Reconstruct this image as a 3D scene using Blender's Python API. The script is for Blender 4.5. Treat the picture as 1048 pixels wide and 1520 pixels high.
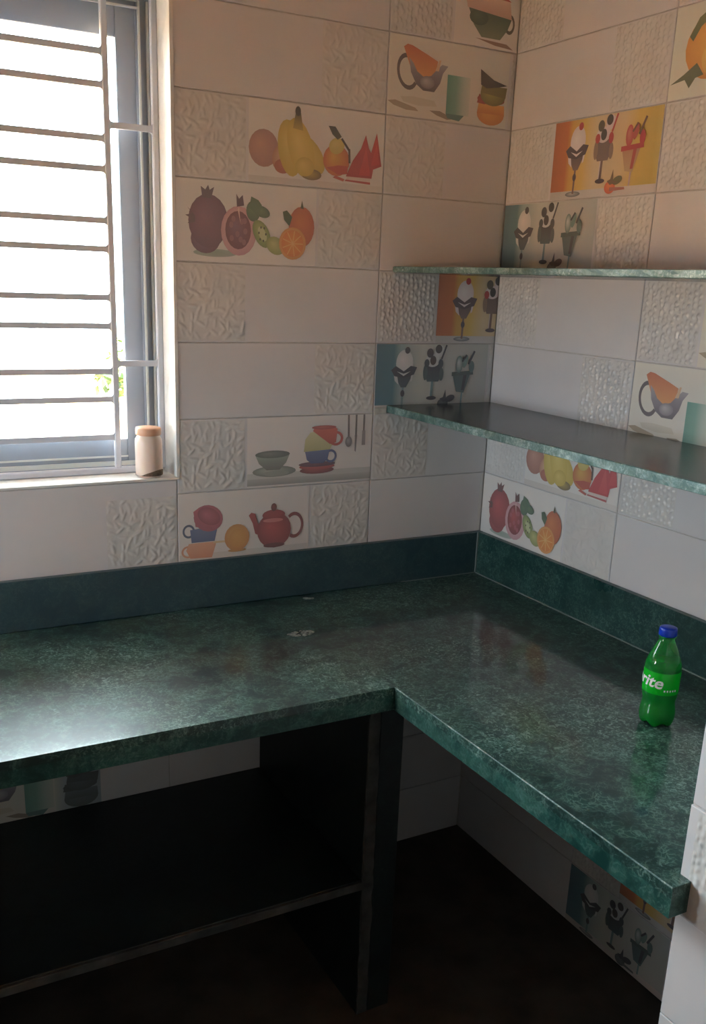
import bpy, bmesh, math, random
from mathutils import Matrix, Vector, noise

# ------------------------------------------------------------------ clear
for o in list(bpy.data.objects):
    bpy.data.objects.remove(o, do_unlink=True)
scene = bpy.context.scene
COL = scene.collection

# units: the survey of the photo was made with the tile length = 0.6, the room is 0.85 of that
K = 0.85
def m(v): return v * K                 # length
def h(z): return (z + 1.285) * K       # height above the floor

# ------------------------------------------------------------------ camera
CAM = dict(x=-1.8397, y=-2.459, z=0.5683, yaw=0.5093, pitch=-0.2973, roll=0.0387, f=1427.4, py=854.7)
def make_camera():
    cy, sy = math.cos(CAM['yaw']), math.sin(CAM['yaw'])
    cp, sp = math.cos(CAM['pitch']), math.sin(CAM['pitch'])
    cr, sr = math.cos(CAM['roll']), math.sin(CAM['roll'])
    f = Vector((sy*cp, cy*cp, sp)); r0 = Vector((cy, -sy, 0)); u0 = r0.cross(f)
    r = cr*r0 + sr*u0; u = -sr*r0 + cr*u0
    cd = bpy.data.cameras.new('camera')
    cd.sensor_fit = 'HORIZONTAL'; cd.sensor_width = 36.0
    cd.lens = CAM['f'] / 1048.0 * 36.0
    cd.shift_y = (CAM['py'] - 760.0) / 1048.0
    cd.clip_start = 0.02
    c = bpy.data.objects.new('camera', cd); COL.objects.link(c)
    mw = Matrix(((r.x, u.x, -f.x, m(CAM['x'])), (r.y, u.y, -f.y, m(CAM['y'])),
                 (r.z, u.z, -f.z, h(CAM['z'])), (0, 0, 0, 1)))
    c.matrix_world = mw
    scene.camera = c
make_camera()

# ------------------------------------------------------------------ sky, lights, exposure
W = bpy.data.worlds.new('overcast_sky'); scene.world = W
W.use_nodes = True
wn = W.node_tree
wn.nodes['Background'].inputs['Color'].default_value = (0.82, 0.92, 1.0, 1)
wn.nodes['Background'].inputs['Strength'].default_value = 9.0
scene.view_settings.view_transform = 'Standard'
scene.view_settings.look = 'None'
scene.view_settings.exposure = 2.02
scene.view_settings.gamma = 1.0
scene.view_settings.use_curve_mapping = False

sl_ = bpy.data.lights.new('sun', 'SUN'); sl_.energy = 34.0; sl_.angle = 0.02; sl_.color = (1.0, 0.90, 0.76)
so_ = bpy.data.objects.new('sun', sl_); COL.objects.link(so_); so_.rotation_euler = (math.radians(38), 0, math.radians(12))

def portal(name, loc, rot, sx, sy):
    l = bpy.data.lights.new(name, 'AREA'); l.shape = 'RECTANGLE'; l.size = sx; l.size_y = sy
    l.cycles.is_portal = True
    o = bpy.data.objects.new(name, l); COL.objects.link(o)
    o.location = loc; o.rotation_euler = rot

# ------------------------------------------------------------------ materials
def new_mat(name):
    mt = bpy.data.materials.new(name); mt.use_nodes = True
    nt = mt.node_tree
    return mt, nt, nt.nodes['Principled BSDF']
def simple(name, col, rough=0.5, metal=0.0, spec=0.5, noise_amt=0.0, nscale=20.0, bump=0.0):
    mt, nt, b = new_mat(name)
    b.inputs['Roughness'].default_value = rough
    b.inputs['Metallic'].default_value = metal
    b.inputs['Specular IOR Level'].default_value = spec
    b.inputs['Base Color'].default_value = (*col, 1)
    if noise_amt or bump:
        g = nt.nodes.new('ShaderNodeNewGeometry')
        n = nt.nodes.new('ShaderNodeTexNoise'); n.inputs['Scale'].default_value = nscale
        n.inputs['Detail'].default_value = 6
        nt.links.new(g.outputs['Position'], n.inputs['Vector'])
        if noise_amt:
            r = nt.nodes.new('ShaderNodeValToRGB')
            r.color_ramp.elements[0].position = 0.3; r.color_ramp.elements[1].position = 0.7
            r.color_ramp.elements[0].color = (*[c*(1-noise_amt) for c in col], 1)
            r.color_ramp.elements[1].color = (*[min(1, c*(1+noise_amt*0.6)) for c in col], 1)
            nt.links.new(n.outputs['Fac'], r.inputs['Fac'])
            nt.links.new(r.outputs['Color'], b.inputs['Base Color'])
        if bump:
            bp = nt.nodes.new('ShaderNodeBump'); bp.inputs['Strength'].default_value = bump
            bp.inputs['Distance'].default_value = 0.004
            nt.links.new(n.outputs['Fac'], bp.inputs['Height'])
            nt.links.new(bp.outputs['Normal'], b.inputs['Normal'])
    return mt

def marble(name, dark, mid, vein, rough, vein_amt=0.6, big=4.0):
    """dark green stone: cloudy ground, fine crackled flecks gathered in drifts"""
    mt, nt, b = new_mat(name)
    N, L = nt.nodes, nt.links
    g = N.new('ShaderNodeNewGeometry')
    def nz(scale, det, rgh=0.5, dist=0.0):
        n = N.new('ShaderNodeTexNoise'); n.inputs['Scale'].default_value = scale; n.inputs['Detail'].default_value = det
        n.inputs['Roughness'].default_value = rgh; n.inputs['Distortion'].default_value = dist
        L.new(g.outputs['Position'], n.inputs['Vector']); return n
    def ramp(src, lo, hi):
        r = N.new('ShaderNodeMapRange'); r.inputs['From Min'].default_value = lo; r.inputs['From Max'].default_value = hi
        L.new(src, r.inputs['Value']); return r.outputs['Result']
    def mul(p, q):
        k = N.new('ShaderNodeMath'); k.operation = 'MULTIPLY'; L.new(p, k.inputs[0])
        if isinstance(q, float): k.inputs[1].default_value = q
        else: L.new(q, k.inputs[1])
        return k.outputs[0]
    nb, nm, nf = nz(big, 4), nz(22.0, 6, 0.62, 0.8), nz(95.0, 5, 0.7, 1.5)
    va = N.new('ShaderNodeMix'); va.data_type = 'VECTOR'; va.inputs[0].default_value = 0.05
    L.new(g.outputs['Position'], va.inputs[4]); L.new(nm.outputs['Color'], va.inputs[5])
    v = N.new('ShaderNodeTexVoronoi'); v.feature = 'DISTANCE_TO_EDGE'; v.inputs['Scale'].default_value = 80.0
    L.new(va.outputs[1], v.inputs['Vector'])
    crack = ramp(v.outputs['Distance'], 0.11, 0.0)
    fleck = ramp(nf.outputs['Fac'], 0.50, 0.66)
    drift = ramp(nb.outputs['Fac'], 0.40, 0.66)
    drift2 = ramp(nm.outputs['Fac'], 0.42, 0.62)
    m1 = N.new('ShaderNodeMix'); m1.data_type = 'RGBA'
    m1.inputs[6].default_value = (*dark, 1); m1.inputs[7].default_value = (*mid, 1)
    ad = N.new('ShaderNodeMath'); ad.operation = 'ADD'; ad.use_clamp = True
    L.new(mul(drift2, 0.6), ad.inputs[0]); L.new(mul(drift, 0.45), ad.inputs[1]); L.new(ad.outputs[0], m1.inputs[0])
    ad2 = N.new('ShaderNodeMath'); ad2.operation = 'ADD'; ad2.use_clamp = True
    L.new(mul(mul(crack, drift2), 0.38), ad2.inputs[0]); L.new(mul(fleck, drift), ad2.inputs[1])
    m2 = N.new('ShaderNodeMix'); m2.data_type = 'RGBA'; m2.inputs[7].default_value = (*vein, 1)
    L.new(mul(ad2.outputs[0], vein_amt), m2.inputs[0]); L.new(m1.outputs[2], m2.inputs[6])
    L.new(m2.outputs[2], b.inputs['Base Color'])
    rr = N.new('ShaderNodeMapRange'); rr.inputs['To Min'].default_value = rough*0.8; rr.inputs['To Max'].default_value = rough*1.25
    L.new(nb.outputs['Fac'], rr.inputs['Value']); L.new(rr.outputs['Result'], b.inputs['Roughness'])
    bp = N.new('ShaderNodeBump'); bp.inputs['Strength'].default_value = 0.15; bp.inputs['Distance'].default_value = 0.001
    L.new(nf.outputs['Fac'], bp.inputs['Height']); L.new(bp.outputs['Normal'], b.inputs['Normal'])
    return mt

M = {}
M['tile'] = simple('glazed_tile', (0.72, 0.70, 0.71), 0.22, noise_amt=0.04, nscale=6)
M['emboss'] = simple('embossed_glaze', (0.70, 0.68, 0.66), 0.2, noise_amt=0.06, nscale=14)
M['grout'] = simple('grout_cement', (0.60, 0.57, 0.54), 0.9, noise_amt=0.2, nscale=30)
M['plaster'] = simple('plaster_paint', (0.50, 0.45, 0.41), 0.9, noise_amt=0.06, nscale=8)
M['ceiling'] = simple('warm_bounce_ceiling', (0.60, 0.22, 0.035), 0.9)  # orange tint added so the unseen ceiling bounces warm light on the upper walls
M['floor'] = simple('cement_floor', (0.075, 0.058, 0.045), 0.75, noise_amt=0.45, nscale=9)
M['marble'] = marble('green_marble_polished', (0.006, 0.024, 0.022), (0.017, 0.080, 0.062), (0.28, 0.43, 0.37), 0.42, 0.9)
_b = M['marble'].node_tree.nodes['Principled BSDF']
_b.inputs['Coat Weight'].default_value = 0.8; _b.inputs['Coat Roughness'].default_value = 0.09
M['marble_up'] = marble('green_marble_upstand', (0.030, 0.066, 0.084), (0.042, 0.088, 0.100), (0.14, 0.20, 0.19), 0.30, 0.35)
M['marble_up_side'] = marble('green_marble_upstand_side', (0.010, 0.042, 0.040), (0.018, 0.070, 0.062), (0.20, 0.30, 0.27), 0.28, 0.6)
M['marble_edge'] = marble('green_marble_edge', (0.008, 0.040, 0.034), (0.030, 0.115, 0.090), (0.26, 0.38, 0.34), 0.30, 0.5)
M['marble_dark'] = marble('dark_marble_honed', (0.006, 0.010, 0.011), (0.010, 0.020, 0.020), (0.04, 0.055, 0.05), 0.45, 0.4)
M['marble_shelf'] = marble('shelf_marble_top', (0.016, 0.020, 0.020), (0.036, 0.048, 0.045), (0.10, 0.13, 0.12), 0.2, 0.4)
M['rough_edge'] = marble('sawn_marble_edge', (0.05, 0.11, 0.095), (0.16, 0.25, 0.22), (0.62, 0.70, 0.66), 0.5, 0.8, 9.0)
M['chip_edge'] = simple('raw_stone_edge', (0.055, 0.055, 0.052), 0.8, noise_amt=0.6, nscale=25)
M['white'] = simple('white_paint', (0.80, 0.79, 0.76), 0.6, noise_amt=0.1, nscale=25)
M['cement'] = simple('white_cement', (0.62, 0.62, 0.58), 0.9, noise_amt=0.25, nscale=60)
M['crumb'] = simple('dusty_mortar', (0.26, 0.28, 0.25), 0.9, noise_amt=0.4, nscale=120)
M['sealant'] = simple('joint_sealant', (0.20, 0.24, 0.23), 0.7)
M['iron'] = simple('grey_painted_iron', (0.60, 0.63, 0.70), 0.5)
M['alu'] = simple('aluminium_profile', (0.32, 0.36, 0.42), 0.42, metal=0.3)
M['alu_light'] = simple('aluminium_bright_track', (0.72, 0.74, 0.70), 0.35, metal=0.3)
M['rubber'] = simple('rubber_gasket', (0.03, 0.03, 0.03), 0.7)
M['cap_blue'] = simple('blue_cap_plastic', (0.002, 0.034, 0.40), 0.3)
M['print_white'] = simple('white_print', (0.82, 0.86, 0.84), 0.4)
M['label_green'] = simple('green_label_film', (0.002, 0.44, 0.015), 0.25)
M['lid'] = simple('peach_lid_plastic', (0.74, 0.42, 0.27), 0.45)
M['jar'] = simple('blush_translucent_plastic', (0.86, 0.70, 0.60), 0.3)
M['jar'].node_tree.nodes['Principled BSDF'].inputs['Subsurface Weight'].default_value = 0.35
M['jar'].node_tree.nodes['Principled BSDF'].inputs['Subsurface Radius'].default_value = (0.02, 0.012, 0.008)
M['residue'] = simple('dark_residue', (0.17, 0.12, 0.085), 0.8, noise_amt=0.4, nscale=150)
M['ground'] = simple('warm_bounce_ground', (0.60, 0.37, 0.19), 0.95, noise_amt=0.1, nscale=3)  # sandy tint added so the ground throws warm light up into the room
M['leaf'] = simple('light_leaf', (0.05, 0.092, 0.012), 0.5)
M['bark'] = simple('bark', (0.12, 0.09, 0.06), 0.9)
def mk_print():
    mt, nt, b = new_mat('tile_print')
    a = nt.nodes.new('ShaderNodeVertexColor'); a.layer_name = 'ink'
    nt.links.new(a.outputs['Color'], b.inputs['Base Color'])
    b.inputs['Roughness'].default_value = 0.25
    return mt
M['print'] = mk_print()
def mk_pet(name, col, rough, trans, ior):
    mt, nt, b = new_mat(name)
    b.inputs['Base Color'].default_value = (*col, 1)
    b.inputs['Transmission Weight'].default_value = trans
    b.inputs['Roughness'].default_value = rough
    b.inputs['IOR'].default_value = ior
    return mt
M['pet'] = mk_pet('green_pet', (0.05, 0.82, 0.20), 0.02, 0.9, 1.4)
M['drink'] = mk_pet('green_drink', (0.004, 0.50, 0.03), 0.1, 0.55, 1.3)
def mk_glass():
    mt = bpy.data.materials.new('window_glass'); mt.use_nodes = True
    nt = mt.node_tree; nt.nodes.clear()
    o = nt.nodes.new('ShaderNodeOutputMaterial'); t = nt.nodes.new('ShaderNodeBsdfTransparent')
    g = nt.nodes.new('ShaderNodeBsdfGlossy'); g.inputs['Roughness'].default_value = 0.02
    f = nt.nodes.new('ShaderNodeFresnel'); f.inputs['IOR'].default_value = 1.35
    t.inputs['Color'].default_value = (0.94, 0.97, 0.96, 1)
    mx = nt.nodes.new('ShaderNodeMixShader')
    nt.links.new(f.outputs[0], mx.inputs[0]); nt.links.new(t.outputs[0], mx.inputs[1])
    nt.links.new(g.outputs[0], mx.inputs[2]); nt.links.new(mx.outputs[0], o.inputs['Surface'])
    return mt
M['glass'] = mk_glass()

# ------------------------------------------------------------------ helpers
def link(o, parent=None):
    COL.objects.link(o)
    if parent is not None: o.parent = parent
    return o
def mesh_obj(name, me, mat=None, parent=None, loc=None, rz=None):
    o = bpy.data.objects.new(name, me)
    if mat is not None and not me.materials: me.materials.append(mat)
    if loc is not None: o.location = loc
    if rz is not None: o.rotation_euler = (0, 0, rz)
    return link(o, parent)
def bm_obj(name, bm, mat, parent=None, smooth=False, loc=None, rz=None):
    bmesh.ops.recalc_face_normals(bm, faces=bm.faces)
    me = bpy.data.meshes.new(name); bm.to_mesh(me); bm.free()
    if smooth:
        for p in me.polygons: p.use_smooth = True
    return mesh_obj(name, me, mat, parent, loc, rz)
def tag(o, label, cat, group=None, kind=None):
    o['label'] = label
    if cat: o['category'] = cat
    if group: o['group'] = group
    if kind: o['kind'] = kind
    return o
def structure(o, label=None):
    o['kind'] = 'structure'
    if label: o['label'] = label
    return o
def empty(name, loc=(0, 0, 0)):
    o = bpy.data.objects.new(name, None); o.location = loc; o.empty_display_size = 0.05
    return link(o)
def add_box(bm, a, b):
    x0, y0, z0 = a; x1, y1, z1 = b
    vs = [bm.verts.new(p) for p in ((x0,y0,z0),(x1,y0,z0),(x1,y1,z0),(x0,y1,z0),(x0,y0,z1),(x1,y0,z1),(x1,y1,z1),(x0,y1,z1))]
    for f in ((0,3,2,1),(4,5,6,7),(0,1,5,4),(1,2,6,5),(2,3,7,6),(3,0,4,7)):
        bm.faces.new([vs[i] for i in f])
    return vs
def box(name, a, b, mat, parent=None, bevel=0.0, seg=2):
    a, b = [min(p, q) for p, q in zip(a, b)], [max(p, q) for p, q in zip(a, b)]
    bm = bmesh.new(); add_box(bm, a, b)
    if bevel:
        bmesh.ops.bevel(bm, geom=list(bm.edges), offset=bevel, segments=seg, affect='EDGES', profile=0.5)
    return bm_obj(name, bm, mat, parent)
def prism(name, pts, z0, z1, mat, parent=None, bevel=0.0):
    bm = bmesh.new()
    lo = [bm.verts.new((x, y, z0)) for x, y in pts]; hi = [bm.verts.new((x, y, z1)) for x, y in pts]
    n = len(pts)
    bm.faces.new(lo[::-1]); bm.faces.new(hi)
    for i in range(n): bm.faces.new((lo[i], lo[(i+1) % n], hi[(i+1) % n], hi[i]))
    if bevel: bmesh.ops.bevel(bm, geom=[e for e in bm.edges if abs(e.verts[0].co.z-z1) < 1e-6 and abs(e.verts[1].co.z-z1) < 1e-6], offset=bevel, segments=2, affect='EDGES')
    return bm_obj(name, bm, mat, parent)
def lathe(name, prof, mat, parent=None, n=40, rfun=None, closed=True):
    bm = bmesh.new(); rings = []
    for r, z in prof:
        ring = []
        for i in range(n):
            t = 2*math.pi*i/n
            rr, zz = (r, z) if rfun is None else rfun(r, z, t)
            ring.append(bm.verts.new((rr*math.cos(t), rr*math.sin(t), zz)))
        rings.append(ring)
    for a, b in zip(rings, rings[1:]):
        for i in range(n): bm.faces.new((a[i], a[(i+1) % n], b[(i+1) % n], b[i]))
    if closed:
        bm.faces.new(rings[0][::-1]); bm.faces.new(rings[-1])
    return bm_obj(name, bm, mat, parent, smooth=True)
def holed_wall(name, plane, u0, u1, z0, z1, holes, t0, t1, mat):
    """wall of boxes round rectangular holes; plane 'y' -> u is x, thickness along y"""
    bm = bmesh.new()
    us = sorted({u0, u1, *[q for hh in holes for q in hh[:2]]}); zs = sorted({z0, z1, *[q for hh in holes for q in hh[2:]]})
    for a, b in zip(us, us[1:]):
        for c, d in zip(zs, zs[1:]):
            cu, cz = (a+b)/2, (c+d)/2
            if any(q[0] < cu < q[1] and q[2] < cz < q[3] for q in holes): continue
            if plane == 'y': add_box(bm, (a, t0, c), (b, t1, d))
            else: add_box(bm, (t0, a, c), (t1, b, d))
    bmesh.ops.remove_doubles(bm, verts=bm.verts, dist=1e-5)
    # drop the inner faces shared by neighbouring boxes
    seen = {}
    for f in bm.faces: seen.setdefault(tuple(sorted(v.index for v in f.verts)), []).append(f)
    bm.verts.index_update(); seen = {}
    for f in bm.faces: seen.setdefault(tuple(sorted(v.index for v in f.verts)), []).append(f)
    bmesh.ops.delete(bm, geom=[f for fs in seen.values() if len(fs) > 1 for f in fs], context='FACES')
    return bm_obj(name, bm, mat)

# ------------------------------------------------------------------ room shell
XL, YF, ZC = -2.30, -3.00, 2.62            # left wall, front wall (behind the camera), ceiling
GR = 0.003                                  # grout lies this far behind the tile faces
WX0, WX1, WZ0, WZ1 = m(-2.05), m(-1.017), h(0.040), h(1.225)   # window opening
SY0, SY1, SZ0, SZ1 = -0.58, -0.18, 1.12, 1.48  # unseen opening added in the left wall to light the lower tiles
PX, PY = m(-0.70), m(-1.545)                # arris of the end pier

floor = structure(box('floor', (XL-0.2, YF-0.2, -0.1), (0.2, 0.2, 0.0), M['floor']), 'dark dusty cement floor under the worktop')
ceiling = structure(box('ceiling', (XL-0.2, YF-0.2, ZC), (0.2, 0.2, ZC+0.1), M['ceiling']), 'unseen ceiling tinted ochre to bounce warm light')
wall_back = structure(holed_wall('wall_back', 'y', XL, 0.2, 0.0, ZC, [(WX0, WX1, WZ0, WZ1)], GR, 0.20, M['grout']), 'tiled wall with the barred window')
wall_right = structure(box('wall_right', (GR, PY, 0.0), (0.2, GR, ZC), M['grout']), 'tiled wall behind the two stone shelves')
wall_pier = structure(box('wall_end', (PX+GR, YF, 0.0), (0.2, PY, ZC), M['grout']), 'white tiled end wall closing the worktop')
wall_left = structure(holed_wall('wall_left', 'x', YF, 0.2, 0.0, ZC, [(SY0, SY1, SZ0, SZ1)], XL-0.25, XL, M['plaster']), 'plastered wall with a small unseen opening added for side light')
wall_front = structure(box('wall_front', (XL-0.15, YF-0.15, 0.0), (PX+0.3, YF, ZC), M['plaster']), 'plastered wall behind the camera')
portal('window_portal', ((WX0+WX1)/2, 0.19, (WZ0+WZ1)/2), (math.radians(-90), 0, 0), WX1-WX0, WZ1-WZ0)

portal('side_portal', (XL-0.24, (SY0+SY1)/2, (SZ0+SZ1)/2), (0, math.radians(-90), 0), SZ1-SZ0, SY1-SY0)

# ------------------------------------------------------------------ tiles
TH = m(0.2)
_tile_cache = {}
def tile_mesh(w, hh, th=0.0):
    k = (round(w, 4), round(hh, 4), round(th, 4))
    if k in _tile_cache: return _tile_cache[k]
    g, c, d = 0.0009, 0.0012, 0.006
    bm = bmesh.new(); rings = []
    for ins, y in ((g+c, -th), (g, c*0.8-th), (g, d)):
        rings.append([bm.verts.new((x, y, z)) for x, z in ((ins, ins), (w-ins, ins), (w-ins, hh-ins), (ins, hh-ins))])
    bm.faces.new(rings[0])
    for a, b in zip(rings, rings[1:]):
        for i in range(4): bm.faces.new((a[i], a[(i+1) % 4], b[(i+1) % 4], b[i]))
    bmesh.ops.recalc_face_normals(bm, faces=bm.faces)
    me = bpy.data.meshes.new('tile'); bm.to_mesh(me); bm.free(); me.materials.append(M['tile'])
    _tile_cache[k] = me
    return me

_emb_cache = {}
def emboss_mesh(w, kind):
    """relief of rounded drops ('drop') or of short wandering ridges ('ridge')"""
    k = (round(w, 3), kind)
    if k in _emb_cache: return _emb_cache[k]
    rnd = random.Random(7 if kind in ('drop', 'soft') else 11)
    hh = TH
    nx, nz = max(8, int(w/0.0023)), int(hh/0.0023)
    mg = 0.006
    H = [[0.0]*(nx+1) for _ in range(nz+1)]
    spots = []
    if kind in ('drop', 'soft'):
        step = 0.0128
        for i in range(int(w/step)+1):
            for j in range(int(hh/step)+1):
                spots.append((i*step+rnd.uniform(-.0035, .0035)+0.004, (j+0.5*(i % 2))*step+rnd.uniform(-.0035, .0035)+0.002, rnd.uniform(.0030, .0044), rnd.uniform(.0042, .0064), rnd.uniform(-.6, .6), rnd.uniform(.0020, .0036)*(0.4 if kind == 'soft' else 1)))
    else:
        step = 0.017
        for i in range(int(w/step)+1):
            for j in range(int(hh/step)+1):
                spots.append((i*step+rnd.uniform(-.007, .007)+0.004, j*step+rnd.uniform(-.007, .007)+0.004, rnd.uniform(.0028, .0045), rnd.uniform(.008, .014), rnd.uniform(0, 3.14), rnd.uniform(.0006, .0013)))
    dx, dz = w/nx, hh/nz
    for sx, sz, rx, rz_, an, ht in spots:
        ca, sa = math.cos(an), math.sin(an); R_ = max(rx, rz_)*1.1
        for j in range(max(0, int((sz-R_)/dz)), min(nz, int((sz+R_)/dz)+1)+1):
            for i in range(max(0, int((sx-R_)/dx)), min(nx, int((sx+R_)/dx)+1)+1):
                px, pz = i*dx, j*dz
                if px < mg or px > w-mg or pz < mg or pz > hh-mg: continue
                u, v = (px-sx)*ca+(pz-sz)*sa, -(px-sx)*sa+(pz-sz)*ca
                q = 1-(u/rx)**2-(v/rz_)**2
                if q > 0: H[j][i] = max(H[j][i], ht*math.sqrt(q))
    e = 0.004
    vs = [(min(max(i*dx, e), w-e), -0.0003-H[j][i], min(max(j*dz, e), hh-e)) for j in range(nz+1) for i in range(nx+1)]
    fs = [(j*(nx+1)+i, j*(nx+1)+i+1, (j+1)*(nx+1)+i+1, (j+1)*(nx+1)+i) for j in range(1, nz-1) for i in range(1, nx-1)]
    me = bpy.data.meshes.new('embossed_panel'); me.from_pydata(vs, [], fs); me.update()
    for p in me.polygons: p.use_smooth = True
    me.materials.append(M['emboss'])
    _emb_cache[k] = me
    return me

# ---- prints: layers of flat coloured shapes; picture space x 0..2, y 0..1
def lin(c):
    def s(v):
        v /= 255.0
        return v/12.92 if v <= 0.04045 else ((v+0.055)/1.055)**2.4
    return tuple(s(v) for v in c)
class Art:
    def __init__(s): s.v = []; s.f = []; s.c = []; s.layer = 0
    def _add(s, pts, cols):
        b = len(s.v); y = -0.0004-0.00007*s.layer
        s.v += [(x, y, z) for x, z in pts]; s.c += [(*[q*0.80+p*0.20 for q, p in zip(lin(c), (0.74, 0.71, 0.70))], 1.0) for c in cols]
        return b
    def poly(s, pts, c, c2=None, axis='y'):
        """flat polygon, optionally graded from c (low) to c2 (high)"""
        if c2 is None: cols = [c]*len(pts)
        else:
            k = 1 if axis == 'y' else 0
            lo = min(p[k] for p in pts); hi = max(p[k] for p in pts)
            cols = [tuple(a+(b-a)*(p[k]-lo)/(hi-lo+1e-9) for a, b in zip(c, c2)) for p in pts]
        b = s._add(pts, cols); s.f.append(tuple(range(b, b+len(pts)))); s.layer += 1
    def oval(s, x, y, rx, ry, c, c2=None, ang=0, n=20, off=(-.25, .25), arc=(0, 2*math.pi)):
        """oval fan, rim colour c, heart colour c2"""
        c2 = c2 or c; ca, sa = math.cos(ang), math.sin(ang)
        full = arc[1]-arc[0] > 6.2
        k = n if full else n+1
        pts = [(x+off[0]*rx*(full), y+off[1]*ry*(full))]
        for i in range(k):
            t = arc[0]+(arc[1]-arc[0])*i/n
            u, v = rx*math.cos(t), ry*math.sin(t)
            pts.append((x+u*ca-v*sa, y+u*sa+v*ca))
        b = s._add(pts, [c2]+[c]*k)
        for i in range(n): s.f.append((b, b+1+i, b+1+(i+1) % k))
        s.layer += 1
    def ring(s, x, y, rx, ry, w, c, arc=(0, 2*math.pi), ang=0, n=18):
        ca, sa = math.cos(ang), math.sin(ang); pts = []
        for i in range(n+1):
            t = arc[0]+(arc[1]-arc[0])*i/n
            for q in (1, 1-w):
                u, v = rx*q*math.cos(t), ry*q*math.sin(t)
                pts.append((x+u*ca-v*sa, y+u*sa+v*ca))
        b = s._add(pts, [c]*len(pts))
        for i in range(n): s.f.append((b+2*i, b+2*i+2, b+2*i+3, b+2*i+1))
        s.layer += 1
    def line(s, x0, y0, x1, y1, w, c):
        dx, dy = x1-x0, y1-y0; l = math.hypot(dx, dy) or 1; nx, ny = -dy/l*w/2, dx/l*w/2
        s.poly([(x0+nx, y0+ny), (x0-nx, y0-ny), (x1-nx, y1-ny), (x1+nx, y1+ny)], c)
    def bands(s, stops, y0=0.0, y1=1.0):
        for (xa, ca), (xb, cb) in zip(stops, stops[1:]):
            b = s._add([(xa, y0), (xb, y0), (xb, y1), (xa, y1)], [ca, cb, cb, ca]); s.f.append((b, b+1, b+2, b+3))
        s.layer += 1

PAPER = (232, 228, 224)
def art_sundae(a, teal=False):
    if teal:
        a.bands([(0, (40, 105, 128)), (.30, (62, 125, 140)), (.42, (150, 178, 182)), (.8, (206, 212, 205)), (1.4, (205, 205, 200)), (2, (190, 196, 194))])
        dk, md, cr, hot, org = (30, 40, 62), (52, 88, 100), (215, 222, 224), (40, 62, 75), (52, 66, 78)
        gl, stem = (60, 92, 96), (110, 150, 158)
    else:
        a.bands([(0, (186, 92, 14)), (.27, (206, 110, 18)), (.36, (222, 165, 52)), (.62, (230, 196, 92)), (.85, (226, 206, 168)), (1.35, (230, 202, 150)), (1.6, (226, 190, 74)), (1.9, (208, 180, 62)), (2, (214, 190, 90))])
        dk, md, cr, hot, org = (62, 36, 58), (122, 98, 92), (232, 220, 224), (196, 30, 40), (222, 88, 40)
        gl, stem = (150, 118, 96), (120, 84, 74)
    a.bands([(0, (196, 196, 192)), (.8, (214, 210, 210)), (2, (216, 206, 200))], 0, .1)
    # ice cream coupe
    a.oval(.47, .055, .15, .035, (90, 100, 110), (190, 190, 190)); a.line(.47, .06, .48, .40, .035, stem); a.oval(.475, .27, .035, .05, dk)
    a.poly([(.44, .36), (.53, .36), (.68, .62), (.28, .62)], md, dk)
    a.poly([(.33, .46), (.40, .40), (.36, .58), (.30, .60)], cr); a.poly([(.60, .44), (.63, .46), (.66, .6), (.62, .6)], cr)
    a.oval(.49, .72, .15, .20, cr, (246, 240, 240))
    a.poly([(.26, .62), (.34, .68), (.48, .60), (.60, .68), (.71, .66), (.66, .55), (.48, .50), (.32, .53)], dk)
    a.poly([(.36, .60), (.48, .53), (.6, .6), (.48, .565)], cr)
    a.oval(.53, .91, .045, .05, hot if not teal else dk)
    # biscuit shake
    a.line(.98, .19, .99, .47, .05, stem); a.line(.955, .19, .965, .45, .015, cr); a.oval(.99, .19, .09, .03, dk)
    a.poly([(.90, .44), (1.10, .44), (1.16, .56), (1.12, .70), (.88, .70), (.84, .56)], md, dk if teal else (110, 88, 84))
    a.oval(.86, .58, .04, .12, gl); a.oval(1.15, .55, .04, .1, gl)
    a.oval(.98, .76, .13, .10, cr); a.oval(1.1, .9, .09, .09, cr)
    a.oval(.88, .72, .045, .06, hot); a.oval(1.13, .71, .045, .07, hot)
    a.oval(.99, .76, .055, .07, (22, 20, 28)); a.oval(1.08, .93, .06, .065, (24, 20, 28)); a.oval(.93, .87, .06, .07, (70, 62, 46) if not teal else dk)
    a.line(1.14, .78, 1.22, .99, .03, hot if not teal else dk)
    # sliced fruit goblet
    a.line(1.54, .10, 1.55, .32, .03, (200, 170, 170) if not teal else stem)
    a.poly([(1.44, .28), (1.58, .26), (1.68, .54), (1.36, .54)], (205, 170, 120) if not teal else (70, 105, 108), (196, 140, 100) if not teal else (60, 92, 98))
    a.poly([(1.53, .30), (1.58, .30), (1.62, .54), (1.56, .54)], (190, 60, 52) if not teal else dk)
    a.poly([(1.34, .52), (1.74, .54), (1.73, .60), (1.34, .58)], hot if not teal else (48, 78, 80))
    a.oval(1.47, .70, .065, .13, hot if not teal else (90, 130, 126), (216, 130, 110) if not teal else cr)
    a.oval(1.70, .66, .05, .09, hot if not teal else (80, 118, 118)); a.oval(1.58, .74, .04, .1, (190, 70, 60) if not teal else (110, 150, 146), ang=-.3)
    a.line(1.64, .70, 1.74, .90, .035, (112, 70, 40) if not teal else dk); a.line(1.52, .74, 1.60, .84, .03, (120, 70, 50) if not teal else dk)
    # berries at the foot
    a.oval(1.20, .10, .10, .08, org, (236, 130, 60) if not teal else (88, 100, 108)); a.oval(1.33, .18, .09, .05, (110, 104, 50) if not teal else dk, ang=.3)
    a.poly([(1.14, .18), (1.2, .20), (1.24, .32), (1.26, .18), (1.36, .16), (1.2, .13)], (120, 92, 60) if not teal else dk)
    a.poly([(1.2, .05), (1.48, .06), (1.47, .09), (1.2, .10)], (176, 100, 84) if not teal else (80, 90, 96))
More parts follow.
